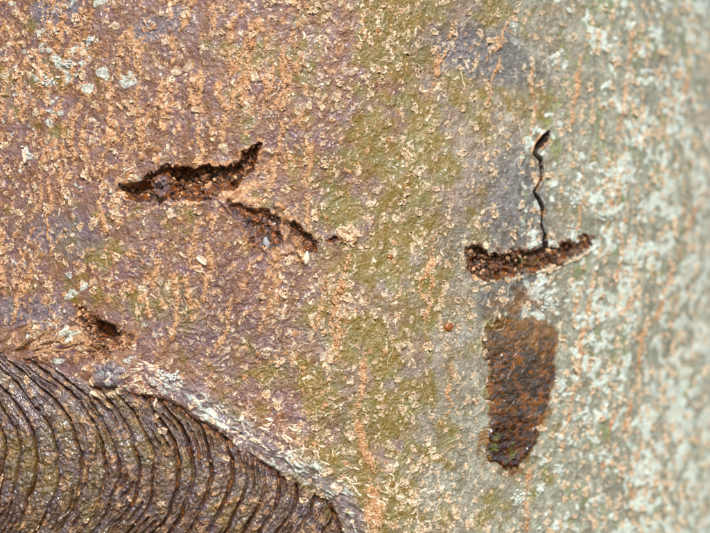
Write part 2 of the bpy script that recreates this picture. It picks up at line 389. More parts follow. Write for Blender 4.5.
wp = spot(A + jag, B + jag, 68, 336, 14, 8, 0.5, -0.2)
pale = np.maximum(pale, wp); lichen = np.maximum(lichen, wp * 0.6); H += wp * 2
# orange rough band running down to the scar's tip
s3 = spot(A + jag, B + jag, 372, 512, 12, 24, 0.6)
cork = np.maximum(cork, s3 * 0.7); H += s3 * 2.0

STREAKS = [([(365, 352), (361, 385), (358, 415), (362, 445), (374, 470)], 4.2), ([(632, 22), (629, 60), (624, 100), (617, 130)], 3.4), ([(612, 165), (608, 200), (603, 235)], 3.2),
           ([(582, 55), (577, 90), (571, 125)], 3.4), ([(700, 190), (684, 235), (668, 275), (655, 320)], 3.8), ([(594, 268), (588, 300), (580, 345), (571, 400), (560, 450)], 3.2),
           ([(196, 0), (190, 16), (182, 30)], 4.0), ([(173, 38), (171, 60)], 3.6), ([(202, 62), (194, 95), (196, 108)], 3.4), ([(137, 40), (140, 75), (136, 120), (140, 140)], 4.0), ([(24, 60), (18, 95), (20, 120)], 4.0),
           ([(302, 62), (284, 92), (270, 112)], 3.2), ([(258, 20), (240, 50), (230, 78)], 3.6), ([(458, 18), (450, 38)], 3.6), ([(438, 45), (440, 66), (430, 100)], 3.4), ([(85, 118), (82, 150), (92, 175)], 3.6),
           ([(92, 10), (88, 40), (80, 90)], 3.6), ([(220, 85), (226, 120), (222, 142)], 3.6), ([(46, 150), (40, 190), (30, 220)], 3.4), ([(642, 330), (634, 380), (625, 430)], 3.4), ([(530, 470), (525, 500), (528, 530)], 3.2),
           ([(375, 478), (372, 500), (378, 528)], 5.5), ([(100, 175), (98, 205), (104, 240)], 3.0), ([(232, 300), (226, 330), (214, 350)], 3.2), ([(690, 20), (686, 70), (678, 110)], 3.0)]
r4 = random.Random(5)
def at_region(p):
    a, b = surf(*p)
    return region[min(NB - 1, np.searchsorted(gb, b)), min(NA - 1, np.searchsorted(ga, a))] != 0
while len(STREAKS) < 92:
    if len(STREAKS) < 70:
        u, v, L, wd = r4.uniform(-5, 350), r4.uniform(-10, 300), r4.uniform(28, 95), r4.uniform(2.4, 4.2)
        if (u - 230) ** 2 / 130 ** 2 + (v - 330) ** 2 / 60 ** 2 < 1: continue
    else:
        u, v, L, wd = r4.uniform(420, 705), r4.uniform(0, 480), r4.uniform(20, 75), r4.uniform(1.6, 2.8)
    n_ = max(3, int(L / 9)); pts = [(u, v)]
    for i in range(n_):
        pts.append((pts[-1][0] - 0.16 * L / n_ + r4.gauss(0, 2.3), pts[-1][1] + L / n_))
    if any(at_region(p) for p in pts): continue
    STREAKS.append((pts, wd))
for pts, wd in STREAKS:
    sp = S(pts); y0, y1 = sp[0][1] - 20, sp[-1][1] + 20; x0 = min(p[0] for p in sp) - 22; x1 = max(p[0] for p in sp) + 22
    r0, r1 = np.searchsorted(gb, [y0, y1]); q0, q1_ = np.searchsorted(ga, [x0, x1]); W = np.s_[r0:r1, q0:q1_]
    d, t = dline(A[W] + warp2[W] * 0.8, B[W], sp)
    k = np.exp(-(d / (wd * (0.75 + 0.4 * np.sin(t * 9 + sp[0][0])))) ** 2) * sst(-0.6, 0.25, fbm(A[W], B[W], 7, 10, 2, 71)) * (region[W] == 0)
    H[W] += k * (1.5 + 1.3 * grain[W]); cork[W] = np.maximum(cork[W], k * 1.4); pale[W] *= 1 - 0.8 * k
FADE_BACK = 1 - sst(1900, 2150, np.abs(A - a_front))
H *= FADE_BACK
Hsurf = H

def place(a, b, h):
    th = (a - AC) * PX / R
    r = R + h * PX
    return CX + r * np.sin(th), CY - r * np.cos(th), -(b - 266.5) * PX
X, Y, Z = place(A + DA, B + DB, H)
X[:, -1] = X[:, 0]; Y[:, -1] = Y[:, 0]

def height_at(a, b):
    i = int(np.clip(np.searchsorted(gb, b), 1, NB - 2)); j = int(np.clip(np.searchsorted(ga, a), 1, NA - 2))
    return float(H[i - 1:i + 2, j - 1:j + 2].mean())
def at(arr, a, b):
    i = int(np.clip(np.searchsorted(gb, b), 0, NB - 1)); j = int(np.clip(np.searchsorted(ga, a), 0, NA - 1))
    return arr[i, j]
def frame_at(a, b, lift=0.0):
    """matrix of the bark at (a,b): local x = along girth, y = up the trunk, z = outwards, unit = PX"""
    th = (a - AC) * PX / R
    x, y, z = place(a, b, height_at(a, b) + lift)
    t = Vector((math.cos(th), math.sin(th), 0)); n = Vector((math.sin(th), -math.cos(th), 0)); up = Vector((0, 0, 1))
    M = Matrix.Identity(4)
    for k in range(3):
        M[k][0] = t[k]; M[k][1] = up[k]; M[k][2] = n[k]
    M[0][3], M[1][3], M[2][3] = float(x), float(y), float(z)
    return M

# ------------------------------------------------------------------ materials
def new_mat(name):
    m = bpy.data.materials.new(name); m.use_nodes = True
    nt = m.node_tree
    bs = nt.nodes['Principled BSDF']
    return m, nt, bs
class N:
    def __init__(s, nt):
        s.nt = nt
        s.co = nt.nodes.new('ShaderNodeTexCoord').outputs['Object']
        s.geo = nt.nodes.new('ShaderNodeNewGeometry')
    def lk(s, sock, v):
        if hasattr(v, 'is_output'):
            s.nt.links.new(v, sock)
        elif isinstance(v, (tuple, list)):
            sock.default_value = (*v, 1) if len(v) == 3 and len(sock.default_value) == 4 else v
        else:
            sock.default_value = v
    def noise(s, scale, detail=3, rough=0.6, dist=0.0, vec=None, col=False):
        n = s.nt.nodes.new('ShaderNodeTexNoise')
        s.lk(n.inputs['Vector'], vec or s.geo.outputs['Position'])
        n.inputs['Scale'].default_value = scale; n.inputs['Detail'].default_value = detail
        n.inputs['Roughness'].default_value = rough; n.inputs['Distortion'].default_value = dist
        return n.outputs['Color' if col else 'Fac']
    def math(s, op, a, b=0.0, clamp=False):
        n = s.nt.nodes.new('ShaderNodeMath'); n.operation = op; n.use_clamp = clamp
        s.lk(n.inputs[0], a); s.lk(n.inputs[1], b)
        return n.outputs[0]
    def ramp(s, v, lo, hi, a=0.0, b=1.0):
        n = s.nt.nodes.new('ShaderNodeMapRange'); n.interpolation_type = 'SMOOTHSTEP'
        s.lk(n.inputs['Value'], v); n.inputs['From Min'].default_value = lo; n.inputs['From Max'].default_value = hi
        n.inputs['To Min'].default_value = a; n.inputs['To Max'].default_value = b
        return n.outputs[0]
    def mix(s, f, a, b):
        n = s.nt.nodes.new('ShaderNodeMix'); n.data_type = 'RGBA'
        s.lk(n.inputs[0], f); s.lk(n.inputs[6], a); s.lk(n.inputs[7], b)
        return n.outputs[2]
    def bump(s, hgt, strength, dist):
        n = s.nt.nodes.new('ShaderNodeBump'); n.inputs['Strength'].default_value = strength
        n.inputs['Distance'].default_value = dist; s.lk(n.inputs['Height'], hgt)
        return n.outputs[0]
    def attr(s, name):
        n = s.nt.nodes.new('ShaderNodeAttribute'); n.attribute_name = name
        sp = s.nt.nodes.new('ShaderNodeSeparateColor'); s.nt.links.new(n.outputs['Color'], sp.inputs[0])
        return sp.outputs[0], sp.outputs[1], sp.outputs[2], n.outputs['Alpha']
    def rand(s):
        return s.nt.nodes.new('ShaderNodeObjectInfo').outputs['Random']

def bark_material():
    m, nt, bs = new_mat('bark'); n = N(nt)
    tone, algae, cork, pale = n.attr('mask_a'); lich, rot, stain, moss = n.attr('mask_b'); slate, scar, gloss, _ = n.attr('mask_c')
    f1 = n.noise(900, 4, 0.65); f2 = n.noise(2600, 4, 0.7); f3 = n.noise(260, 3, 0.6, 0.4); f4 = n.noise(5200, 2, 0.6)
    fb = n.noise(2300, 1.0, 0.5); fs = n.noise(1700, 0.6, 0.5)
    ed = n.math('MULTIPLY', n.math('SUBTRACT', f2, 0.5), 0.9)
    def edge(mk, lo, hi):
        return n.ramp(n.math('ADD', mk, ed), lo, hi)
    brown = n.mix(n.ramp(f3, 0.35, 0.65), (0.175, 0.086, 0.044), (0.150, 0.084, 0.084))
    brown = n.mix(n.ramp(f1, 0.45, 0.72), brown, (0.25, 0.15, 0.105))
    grey = n.mix(n.ramp(f3, 0.35, 0.65), (0.175, 0.17, 0.125), (0.28, 0.285, 0.225))
    grey = n.mix(n.ramp(f1, 0.5, 0.75), grey, (0.38, 0.39, 0.33))
    c = n.mix(tone, brown, grey)
    c = n.mix(n.math('MULTIPLY', n.ramp(algae, 0.0, 0.9), n.ramp(f1, 0.3, 0.7, 0.95, 0.6)), c, n.mix(n.ramp(f3, 0.35, 0.65), (0.175, 0.118, 0.02), (0.16, 0.135, 0.032)))
    c = n.mix(n.math('MULTIPLY', edge(slate, 0.1, 0.8), 0.85), c, n.mix(tone, n.mix(n.ramp(f1, 0.4, 0.7), (0.095, 0.08, 0.095), (0.19, 0.17, 0.195)), n.mix(n.ramp(f1, 0.4, 0.7), (0.085, 0.083, 0.07), (0.16, 0.16, 0.14))))  # purple tones on the left carry the sky's sheen in the slate colour
    f5 = n.noise(520, 2, 0.55)
    sc_c = n.mix(n.ramp(f3, 0.38, 0.62), (0.085, 0.05, 0.03), (0.085, 0.062, 0.072))
    sc_c = n.mix(n.ramp(f5, 0.5, 0.66), sc_c, (0.25, 0.155, 0.08))
    sc_c = n.mix(n.ramp(f1, 0.56, 0.36), sc_c, (0.05, 0.03, 0.022))
    c = n.mix(n.math('MULTIPLY', scar, 0.92), c, sc_c)
    c = n.mix(n.math('MULTIPLY', n.math('MULTIPLY', scar, algae), 0.6), c, (0.16, 0.12, 0.03))
    c = n.mix(n.math('MULTIPLY', edge(cork, 0.25, 0.8), 0.9), c, n.mix(n.ramp(f1, 0.35, 0.65), (0.33, 0.155, 0.07), n.mix(n.ramp(f4, 0.4, 0.6), (0.47, 0.26, 0.135), (0.62, 0.44, 0.29))))
    c = n.mix(n.math('MULTIPLY', edge(pale, 0.25, 0.75), 0.9), c, n.mix(n.ramp(f1, 0.35, 0.7), (0.44, 0.32, 0.20), (0.66, 0.58, 0.45)))
    c = n.mix(n.math('MULTIPLY', edge(moss, 0.45, 0.95), n.ramp(f1, 0.42, 0.6, 0.05, 0.7)), c, (0.15, 0.185, 0.05))
    c = n.mix(n.math('MULTIPLY', edge(lich, 0.25, 0.75), 0.85), c, n.mix(f1, (0.38, 0.42, 0.36), (0.64, 0.70, 0.64)))
    c = n.mix(n.math('MULTIPLY', n.ramp(stain, 0.1, 0.9), 0.93), c, n.mix(n.ramp(n.math('ADD', f1, n.math('MULTIPLY', n.math('SUBTRACT', f3, 0.5), 0.8)), 0.42, 0.66), (0.020, 0.008, 0.003), n.mix(n.ramp(f2, 0.4, 0.6), (0.090, 0.030, 0.005), (0.21, 0.066, 0.008))))
    c = n.mix(n.math('MULTIPLY', n.math('MULTIPLY', n.ramp(stain, 0.15, 0.5), n.ramp(stain, 0.85, 0.5)), 0.6), c, n.mix(f1, (0.11, 0.05, 0.008), (0.28, 0.115, 0.018)))
    c = n.mix(n.math('MULTIPLY', n.math('MULTIPLY', gloss, stain), n.ramp(f1, 0.35, 0.65, 0.95, 0.55)), c, (0.022, 0.006, 0.003))
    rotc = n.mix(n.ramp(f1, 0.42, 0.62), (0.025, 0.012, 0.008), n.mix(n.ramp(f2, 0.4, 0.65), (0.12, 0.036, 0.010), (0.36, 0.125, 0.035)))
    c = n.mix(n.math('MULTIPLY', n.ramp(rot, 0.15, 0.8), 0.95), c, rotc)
    c = n.mix(n.math('MULTIPLY', n.math('MULTIPLY', n.ramp(moss, 0.3, 0.8), n.math('MAXIMUM', stain, rot)), n.ramp(f2, 0.4, 0.6, 0.1, 0.8)), c, (0.12, 0.14, 0.03))
    gr = nt.nodes.new('ShaderNodeHueSaturation'); n.lk(gr.inputs['Color'], c); gr.inputs['Saturation'].default_value = 1.16
    n.lk(gr.inputs['Value'], n.math('MULTIPLY', n.ramp(f2, 0.32, 0.68, 0.66, 1.22), n.ramp(f1, 0.3, 0.7, 0.85, 1.12)))
    n.lk(bs.inputs['Base Color'], gr.outputs[0])
    ro = n.math('SUBTRACT', n.ramp(f2, 0.3, 0.7, 0.42, 0.68), n.math('MULTIPLY', stain, 0.32), True)
    ro = n.math('SUBTRACT', ro, n.math('MULTIPLY', gloss, 0.25), True)
    ro = n.math('ADD', ro, n.math('MULTIPLY', n.math('MAXIMUM', lich, n.math('MAXIMUM', cork, pale)), 0.2), True)
    n.lk(bs.inputs['Roughness'], ro)
    bs.inputs['Specular IOR Level'].default_value = 0.6
    n.lk(bs.inputs['Coat Weight'], n.math('ADD', n.math('ADD', n.math('MULTIPLY', stain, 0.9), n.math('MULTIPLY', n.ramp(f3, 0.42, 0.6, 0.08, 0.5), n.math('SUBTRACT', 1.0, n.math('MULTIPLY', tone, 0.8)))), n.math('MULTIPLY', gloss, 1.0), True))
    bs.inputs['Coat Roughness'].default_value = 0.17
    hh = n.math('ADD', n.math('MULTIPLY', fb, 1.0), n.math('MULTIPLY', f2, 0.35))
    bn = n.bump(hh, 0.8, 0.00028)
    n.lk(bs.inputs['Normal'], bn); n.lk(bs.inputs['Coat Normal'], n.bump(fs, 1.0, 0.00022))
    return m
def cork_material(name, c_lo, c_hi, c_alt, rough=0.75):
    m, nt, bs = new_mat(name); n = N(nt)
    f1 = n.noise(2200, 4, 0.65); f2 = n.noise(220, 2, 0.5); f3 = n.noise(6000, 2, 0.6)
    px = nt.nodes.new('ShaderNodeSeparateXYZ'); nt.links.new(n.geo.outputs['Position'], px.inputs[0])
    c = n.mix(n.ramp(f1, 0.32, 0.68), c_lo, c_hi)
    g = n.math('ADD', n.ramp(px.outputs[0], -0.05, 0.03, 0.75, 0.08), n.math('MULTIPLY', n.math('SUBTRACT', f2, 0.5), 1.2), True)
    c = n.mix(g, c, n.mix(n.ramp(f1, 0.32, 0.68), c_alt, c_hi))
    n.lk(bs.inputs['Base Color'], c)
    bs.inputs['Roughness'].default_value = rough
    bs.inputs['Specular IOR Level'].default_value = 0.4
    n.lk(bs.inputs['Normal'], n.bump(n.math('ADD', f1, n.math('MULTIPLY', f3, 0.5)), 0.6, 0.0002))
    return m
M_BARK = bark_material()
M_LENT = cork_material('lenticel_cork', (0.34, 0.22, 0.12), (0.66, 0.54, 0.38), (0.45, 0.21, 0.09))
M_ORANGE = cork_material('orange_cork', (0.36, 0.18, 0.085), (0.62, 0.40, 0.23), (0.44, 0.21, 0.09))
M_CRACK = cork_material('crack_painted_shade', (0.010, 0.006, 0.004), (0.05, 0.024, 0.012), (0.02, 0.01, 0.006), 0.8)  # near-black brown: the shade deep in the crack is put into the colour
M_SHRED = cork_material('shredded_bark', (0.13, 0.06, 0.025), (0.48, 0.30, 0.16), (0.22, 0.085, 0.03))
M_SKIN = cork_material('papery_skin', (0.46, 0.36, 0.25), (0.70, 0.62, 0.50), (0.52, 0.30, 0.16), 0.55)
M_LICH = cork_material('lichen_crust', (0.42, 0.46, 0.38), (0.66, 0.70, 0.63), (0.48, 0.46, 0.42), 0.9)
M_ROT = cork_material('rotten_wood', (0.03, 0.013, 0.008), (0.17, 0.085, 0.042), (0.15, 0.046, 0.015), 0.6)
def glassy(name, col, rough, trans):
    m, nt, bs = new_mat(name); n = N(nt)
    n.lk(bs.inputs['Base Color'], n.mix(n.noise(1500, 3), col, tuple(min(1, c * 1.5) for c in col)))
    bs.inputs['Roughness'].default_value = rough
    bs.inputs['Transmission Weight'].default_value = trans
    bs.inputs['IOR'].default_value = 1.4
    return m
M_BEAD = glassy('amber_resin', (0.20, 0.065, 0.015), 0.22, 0.1)
M_DROP = glassy('clear_sap', (0.55, 0.58, 0.62), 0.08, 0.6)
M_HUSK = glassy('seed_husk', (0.5, 0.42, 0.33), 0.4, 0.0)

# ------------------------------------------------------------------ building objects
col = scene.collection
def link_mesh(name, verts, faces, mat, parent=None, smooth=True, matrix=None):
    me = bpy.data.meshes.new(name)
    me.from_pydata(verts, [], faces)
    me.materials.append(mat)
    if smooth:
        me.polygons.foreach_set('use_smooth', np.ones(len(me.polygons), bool))
    me.update()
    o = bpy.data.objects.new(name, me); col.objects.link(o)
    if parent: o.parent = parent
    if matrix: o.matrix_local = matrix
    return o
trunk = bpy.data.objects.new('tree_trunk', None)
col.objects.link(trunk)
trunk['label'] = 'tree trunk with mottled brown, olive and grey bark, a ridged branch scar and torn hollows'
trunk['category'] = 'tree trunk'

ii, jj = np.meshgrid(np.arange(NB - 1), np.arange(NA - 1), indexing='ij')
v00 = (ii * NA + jj).ravel()
quads = np.stack([v00 + NA, v00 + NA + 1, v00 + 1, v00], 1)
freg = np.maximum(region[:-1, :-1], region[1:, 1:]).ravel()
coords = np.stack([X.ravel(), Y.ravel(), Z.ravel()], 1).astype(np.float32)
mk = lambda *t: np.stack([np.clip(q, 0, 1).ravel() for q in t], 1).astype(np.float32)
zer = np.zeros_like(A)
masks = {'mask_a': mk(tone, algae, cork, pale), 'mask_b': mk(lichen, rot, stain, moss), 'mask_c': mk(slate, scar, np.clip(gloss, 0, 1), zer + 1)}
# true surface normals of the whole sheet, so the parts cut from it meet without a crease
P3 = coords.reshape(NB, NA, 3)
tu = np.empty_like(P3); tv = np.empty_like(P3)
tu[:, 1:-1] = P3[:, 2:] - P3[:, :-2]; tu[:, 0] = P3[:, 1] - P3[:, 0]; tu[:, -1] = P3[:, -1] - P3[:, -2]
tv[1:-1] = P3[2:] - P3[:-2]; tv[0] = P3[1] - P3[0]; tv[-1] = P3[-1] - P3[-2]
nrm = np.cross(tv, tu); nrm /= np.linalg.norm(nrm, axis=2, keepdims=True) + 1e-12
nrm = nrm.reshape(-1, 3)
outw = np.stack([coords[:, 0] - CX, coords[:, 1] - CY, 0 * coords[:, 0]], 1)
if (nrm * outw).sum() < 0: nrm = -nrm
def cut(name, sel, parent):
    q = quads[sel]
    if len(q) == 0: return None
    ids, inv = np.unique(q.ravel(), return_inverse=True)
    me = bpy.data.meshes.new(name)
    nq = len(q)
    me.vertices.add(len(ids)); me.vertices.foreach_set('co', coords[ids].ravel())
    me.loops.add(nq * 4); me.loops.foreach_set('vertex_index', inv.astype(np.int32).ravel())
    me.polygons.add(nq); me.polygons.foreach_set('loop_start', np.arange(0, nq * 4, 4, dtype=np.int32))
    me.polygons.foreach_set('loop_total', np.full(nq, 4, np.int32))
    me.polygons.foreach_set('use_smooth', np.ones(nq, bool))
    for k, v in masks.items():
        at_ = me.attributes.new(k, 'FLOAT_COLOR', 'POINT'); at_.data.foreach_set('color', v[ids].ravel())
    me.materials.append(M_BARK)
    me.update(calc_edges=True)
    me.normals_split_custom_set_from_vertices(nrm[ids])
    o = bpy.data.objects.new(name, me); col.objects.link(o); o.parent = parent
    return o
bark = cut('bark', freg == 0, trunk)
bark['label'] = 'mottled brown, olive and grey bark skin'
WOUND_LABEL = {1: 'long dark gash with orange rotten wood inside', 2: 'crumbly brown gash below the crack', 3: 'rust-brown torn hole above the scar',
               4: 'raw dark torn patch below the long gash', 5: 'small dark pit between orange ribs', 6: 'tiny lipped pit, darkened as the thin shadow beneath the tan flap'}
wounds = {}
for k, lb in WOUND_LABEL.items():
    wounds[k] = cut('bark_hollow', freg == k, trunk); wounds[k]['label'] = lb
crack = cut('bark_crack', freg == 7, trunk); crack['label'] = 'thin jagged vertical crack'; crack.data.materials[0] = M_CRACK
resin = cut('resin_patch', freg == 8, trunk); resin['label'] = 'glossy dark amber resin-soaked patch'
scar_o = cut('branch_scar', freg == 9, trunk); scar_o['label'] = 'dark branch scar with curved ridges'
for r_ in sorted(set(freg[freg >= 20].tolist())):
    if (freg == r_).sum() > 40:
        cut('ridge', freg == r_, scar_o)
    else:
        cut('ridge_fragment', freg == r_, scar_o)
# sawn ends of the modelled length, out of view
for row, nm in ((0, 'trunk_top'), (NB - 1, 'trunk_underside')):
    ring = [tuple(map(float, P3[row, j])) for j in range(0, NA - 1, 6)]
    zc = ring[0][2]
    link_mesh(nm, ring + [(CX, CY, zc)], [(i, (i + 1) % len(ring), len(ring)) for i in range(len(ring))], M_ROT, trunk, False)

# ------------------------------------------------------------------ lenticels: corky warts, ring-like, crumbled
def lenticel_mesh(k):
    r2 = random.Random(100 + k)
    nr, ns = 6, 13
    ph_ = [r2.uniform(0, 6.28) for _ in range(6)]
    lob = [r2.uniform(0.08, 0.28), r2.uniform(0.05, 0.2), r2.uniform(0.04, 0.12)]
    ringy = r2.random() ** 1.5
    vs_ = [(0, 0, (0.22 - 0.5 * ringy) + r2.uniform(-.05, .05))]
    for i in range(1, nr + 1):
        q = i / nr
        for j in range(ns):
            t = j / ns * 2 * math.pi
            rad = q * (1 + lob[0] * math.sin(2 * t + ph_[0]) + lob[1] * math.sin(3 * t + ph_[1]) + lob[2] * math.sin(5 * t + ph_[2])) * (1 + r2.uniform(-.26, .26))
            rim = math.exp(-((q - 0.68) / 0.2) ** 2) * (0.45 + 0.28 * math.sin(t * 2 + ph_[3]) + 0.18 * math.sin(5 * t + ph_[4]))
            hgt = rim + (1 - q) * 0.3 * (1 - ringy) + r2.uniform(-.24, .24)
            if i == nr: hgt = -0.28
            vs_.append((rad * math.cos(t), rad * math.sin(t), hgt))
    fs = [(0, 1 + j, 1 + (j + 1) % ns) for j in range(ns)]
    for i in range(nr - 1):
        for j in range(ns):
            p = 1 + i * ns
            if r2.random() < (0.10 if i < nr - 2 else 0.26): continue       # crumbled away
            fs.append((p + j, p + ns + j, p + ns + (j + 1) % ns, p + (j + 1) % ns))
    return vs_, fs
LV = [lenticel_mesh(k) for k in range(28)]
def blocked(a, b, m=0):
    return at(region, a, b) != 0
amin, amax = aL - 30, aH + 40
cands = []
buck = {}
tries = 0
while tries < 42000 and len(cands) < 2300:
    tries += 1
    a = rnd.uniform(amin, amax); b = rnd.uniform(-50, 590)
    ac = a + 0.1 * (b - 266)
    # loosely in vertical files
    a += (round((ac + 8 * math.sin(b / 40.0)) / 17.0) * 17.0 - (ac + 8 * math.sin(b / 40.0))) * 0.55
    reg = at(region, a, b)
    if reg and not (reg >= 20 and rnd.random() < 0.22): continue
    if max(at(region, a - 4, b), at(region, a + 4, b), at(region, a, b - 4), at(region, a, b + 4)) in range(1, 8): continue
    if at(stain, a, b) > 0.3 and rnd.random() < 0.5: continue
    dn = float(at(dens, a, b))
    if rnd.random() < 0.6 * at(silver, a, b) or rnd.random() < 0.35 * (a < 330): continue
    if rnd.random() > (0.35 + 0.65 * dn if a < 600 else 0.7 + 0.3 * dn) * (0.5 + 0.5 * min(1, max(0, (a - 250) / 200))): continue
    key = (int(a // 20), int(b // 20)); ok = True
    for i in (-1, 0, 1):
        for j in (-1, 0, 1):
            for (x, y) in buck.get((key[0] + i, key[1] + j), ()):
                if ((x - a) / (10.5 if a < 640 else 9.5)) ** 2 + ((y - b) / (8.5 if a < 640 else 7.5)) ** 2 < 1: ok = False
    if not ok: continue
    buck.setdefault(key, []).append((a, b))
    sz = rnd.choice((1, 1, 1.3, 0.75, 0.55, 0.5, 1.4)) * rnd.uniform(2.6, 4.6) * (0.75 if reg >= 20 else 1) * (1.1 if a > 620 else 1)
    cands.append((sz, a, b, reg))
inview = lambda c: aL + 12 < c[1] < aH - 10 and 2 < c[2] < 531
cands.sort(key=lambda c: -c[0] * (1 if inview(c) else 0.01))
lent_me = []
for k, (v, f) in enumerate(LV):
    me = bpy.data.meshes.new('lenticel'); me.from_pydata(v, [], f); me.materials.append(M_LENT)
    me.update(); lent_me.append(me)
class Heap:
    """collects many small shapes into one mesh"""
    def __init__(s): s.v = []; s.f = []
    def add(s, verts, faces, M):
        o = len(s.v)
        s.v += [tuple(M @ Vector(p)) for p in verts]
        s.f += [tuple(i + o for i in q) for q in faces]
heap = Heap()
for n_, (sz, a, b, reg) in enumerate(cands):
    k = rnd.randrange(len(LV))
    M = frame_at(a, b, -0.1) @ Matrix.Rotation(rnd.uniform(0, 6.28), 4, 'Z') @ Matrix.Diagonal((sz * PX * rnd.uniform(0.85, 1.25), sz * PX * rnd.uniform(0.7, 1.05), sz * PX * rnd.uniform(0.32, 0.62), 1))
    if n_ < 300:
        o = bpy.data.objects.new('lenticel', lent_me[k]); col.objects.link(o); o.parent = bark; o.matrix_local = M
    else:
        heap.add(*LV[k], M)
st = link_mesh('small_lenticels', heap.v, heap.f, M_LENT, bark, False); st['kind'] = 'stuff'

# ---- crumbs of cork, flat curled flakes
def flake(k):
    r2 = random.Random(500 + k)
    n = 6; bend = r2.uniform(0.2, 0.7); el = r2.uniform(0.35, 0.9)
    top = []; bot = []
    for j in range(n):
        t = j / n * 6.283; q = 1 + r2.uniform(-.35, .3)
        x, y = q * math.cos(t), q * el * math.sin(t)
        z = bend * x * x * 0.8 + r2.uniform(-.12, .12) + 0.1
        top.append((x, y, z)); bot.append((x * 0.8, y * 0.8, z - 0.3))
    v = [(0, 0, 0.22)] + top + bot
    f = [(0, 1 + j, 1 + (j + 1) % n) for j in range(n)] + [(1 + j, 1 + n + j, 1 + n + (j + 1) % n, 1 + (j + 1) % n) for j in range(n)]
    return v, f
FL = [flake(k) for k in range(24)]
def crumb(k):
    r2 = random.Random(900 + k)
    base = [(0, 0, 1), (0.9, 0, .35), (.28, .85, .4), (-.73, .53, .3), (-.73, -.53, .4), (.28, -.85, .3), (0, 0, -.5)]
    v = [(x * r2.uniform(.7, 1.3), y * r2.uniform(.7, 1.3), z * r2.uniform(.6, 1.25)) for x, y, z in base]
    f = [(0, 1 + j, 1 + (j + 1) % 5) for j in range(5)] + [(6, 1 + (j + 1) % 5, 1 + j) for j in range(5)]
    return v, f
CR = [crumb(k) for k in range(20)]
heap_p, heap_o = Heap(), Heap()
for _ in range(2200):
    a = rnd.uniform(amin, amax); b = rnd.uniform(-30, 565)
    reg = at(region, a, b)
    if reg and rnd.random() > 0.2: continue
    if reg in (1, 2, 3, 4, 5, 6, 7, 8): continue
    dn = max(float(at(blot, a, b)), 0.5 * float(at(dens_b, a, b)))
    if rnd.random() > 0.15 + dn: continue
    sz = rnd.uniform(0.6, 1.7) * (0.7 if a > 600 else 1)
    M = frame_at(a, b, 0.05) @ Matrix.Rotation(rnd.uniform(0, 6.28), 4, 'Z') @ Matrix.Rotation(rnd.gauss(0, 0.35), 4, 'X') @ Matrix.Diagonal((sz * PX, sz * PX, sz * PX * 0.8, 1))
    ora = rnd.random() < (0.62 if a < 280 else 0.25)
    (heap_o if ora else heap_p).add(*(FL[rnd.randrange(24)] if rnd.random() < 0.7 else CR[rnd.randrange(20)]), M)
o = link_mesh('cork_flakes', heap_p.v, heap_p.f, M_SKIN, bark, False); o['kind'] = 'stuff'
o = link_mesh('cork_crumbs', heap_o.v, heap_o.f, M_ORANGE, bark, False); o['kind'] = 'stuff'

# ---- papery strips: thin peeling skins that stand up from the bark
def strip(heap_, a, b, ang, length, wid_, curlk, hgt, r2):
    n = max(4, int(length / 2.2)); pts = []
    x, y = a, b
    for i in range(n + 1):
        pts.append((x, y)); ang += r2.gauss(0, curlk)
        x += math.cos(ang) * length / n; y += math.sin(ang) * length / n
    vs_ = []
    for i, (x, y) in enumerate(pts):
        j = min(i, n - 1); dx = pts[j + 1][0] - pts[j][0]; dy = pts[j + 1][1] - pts[j][1]
        L = math.hypot(dx, dy) + 1e-6; nx, ny = -dy / L, dx / L
        ww = wid_ * (0.35 + 0.65 * math.sin(math.pi * (i + 0.4) / (n + 0.8))) * r2.uniform(0.7, 1.3)
        h0 = height_at(x, y)
        for (of, hh) in ((-ww, -0.25), (-ww * 0.1, hgt * r2.uniform(0.5, 1.2)), (ww, hgt * r2.uniform(0.0, 0.6))):
            vs_.append(tuple(float(q) for q in place(x + nx * of, y + ny * of, h0 + hh)))
    fs = []
    for i in range(n):
        p = i * 3
        fs += [(p, p + 1, p + 4, p + 3), (p + 1, p + 2, p + 5, p + 4)]
    heap_.add(vs_, fs, Matrix.Identity(4))
hs = Heap()
r2 = random.Random(33)
for _ in range(420):
    a = r2.uniform(amin, amax); b = r2.uniform(-20, 550)
    if at(region, a, b) != 0: continue
    if r2.random() > 0.2 + 0.8 * float(at(dens_b, a, b)): continue
    strip(hs, a, b, r2.uniform(0, 6.28), r2.uniform(4, 9), r2.uniform(0.5, 1.2), 0.5, r2.uniform(0.5, 1.3), r2)
for _ in range(70):                                     # long wavering vertical lines
    a = r2.uniform(surf(390, 200)[0], amax); b = r2.uniform(-20, 500)
    if at(region, a, b) != 0: continue
    strip(hs, a, b, math.pi / 2 + 0.12 + r2.gauss(0, 0.15), r2.uniform(10, 30), r2.uniform(0.35, 0.7), 0.38, r2.uniform(0.15, 0.5), r2)
for _ in range(80):                                     # tangle above the scar
    u, v = r2.gauss(290, 38), r2.gauss(385, 36)
    a, b = surf(u, v)
    if at(region, a, b) != 0: continue
    strip(hs, a, b, r2.choice((0.6, 0.75, -0.5, 2.4)) + r2.gauss(0, 0.5), r2.uniform(4, 10), r2.uniform(0.3, 0.6), 0.5, r2.uniform(0.1, 0.5), r2)
for _ in range(90):                                     # fibres of the callus along the scar
    t = r2.random(); u = 130 + 300 * t; v = 385 + 135 * t - r2.uniform(-4, 30)
    a, b = surf(u, v)
    if at(region, a, b) != 0: continue
    strip(hs, a, b, 0.5 + r2.gauss(0, 0.3), r2.uniform(5, 13), r2.uniform(0.6, 1.3), 0.25, r2.uniform(0.2, 0.7), r2)
o = link_mesh('peeling_skin', hs.v, hs.f, M_SKIN, bark); o['kind'] = 'stuff'

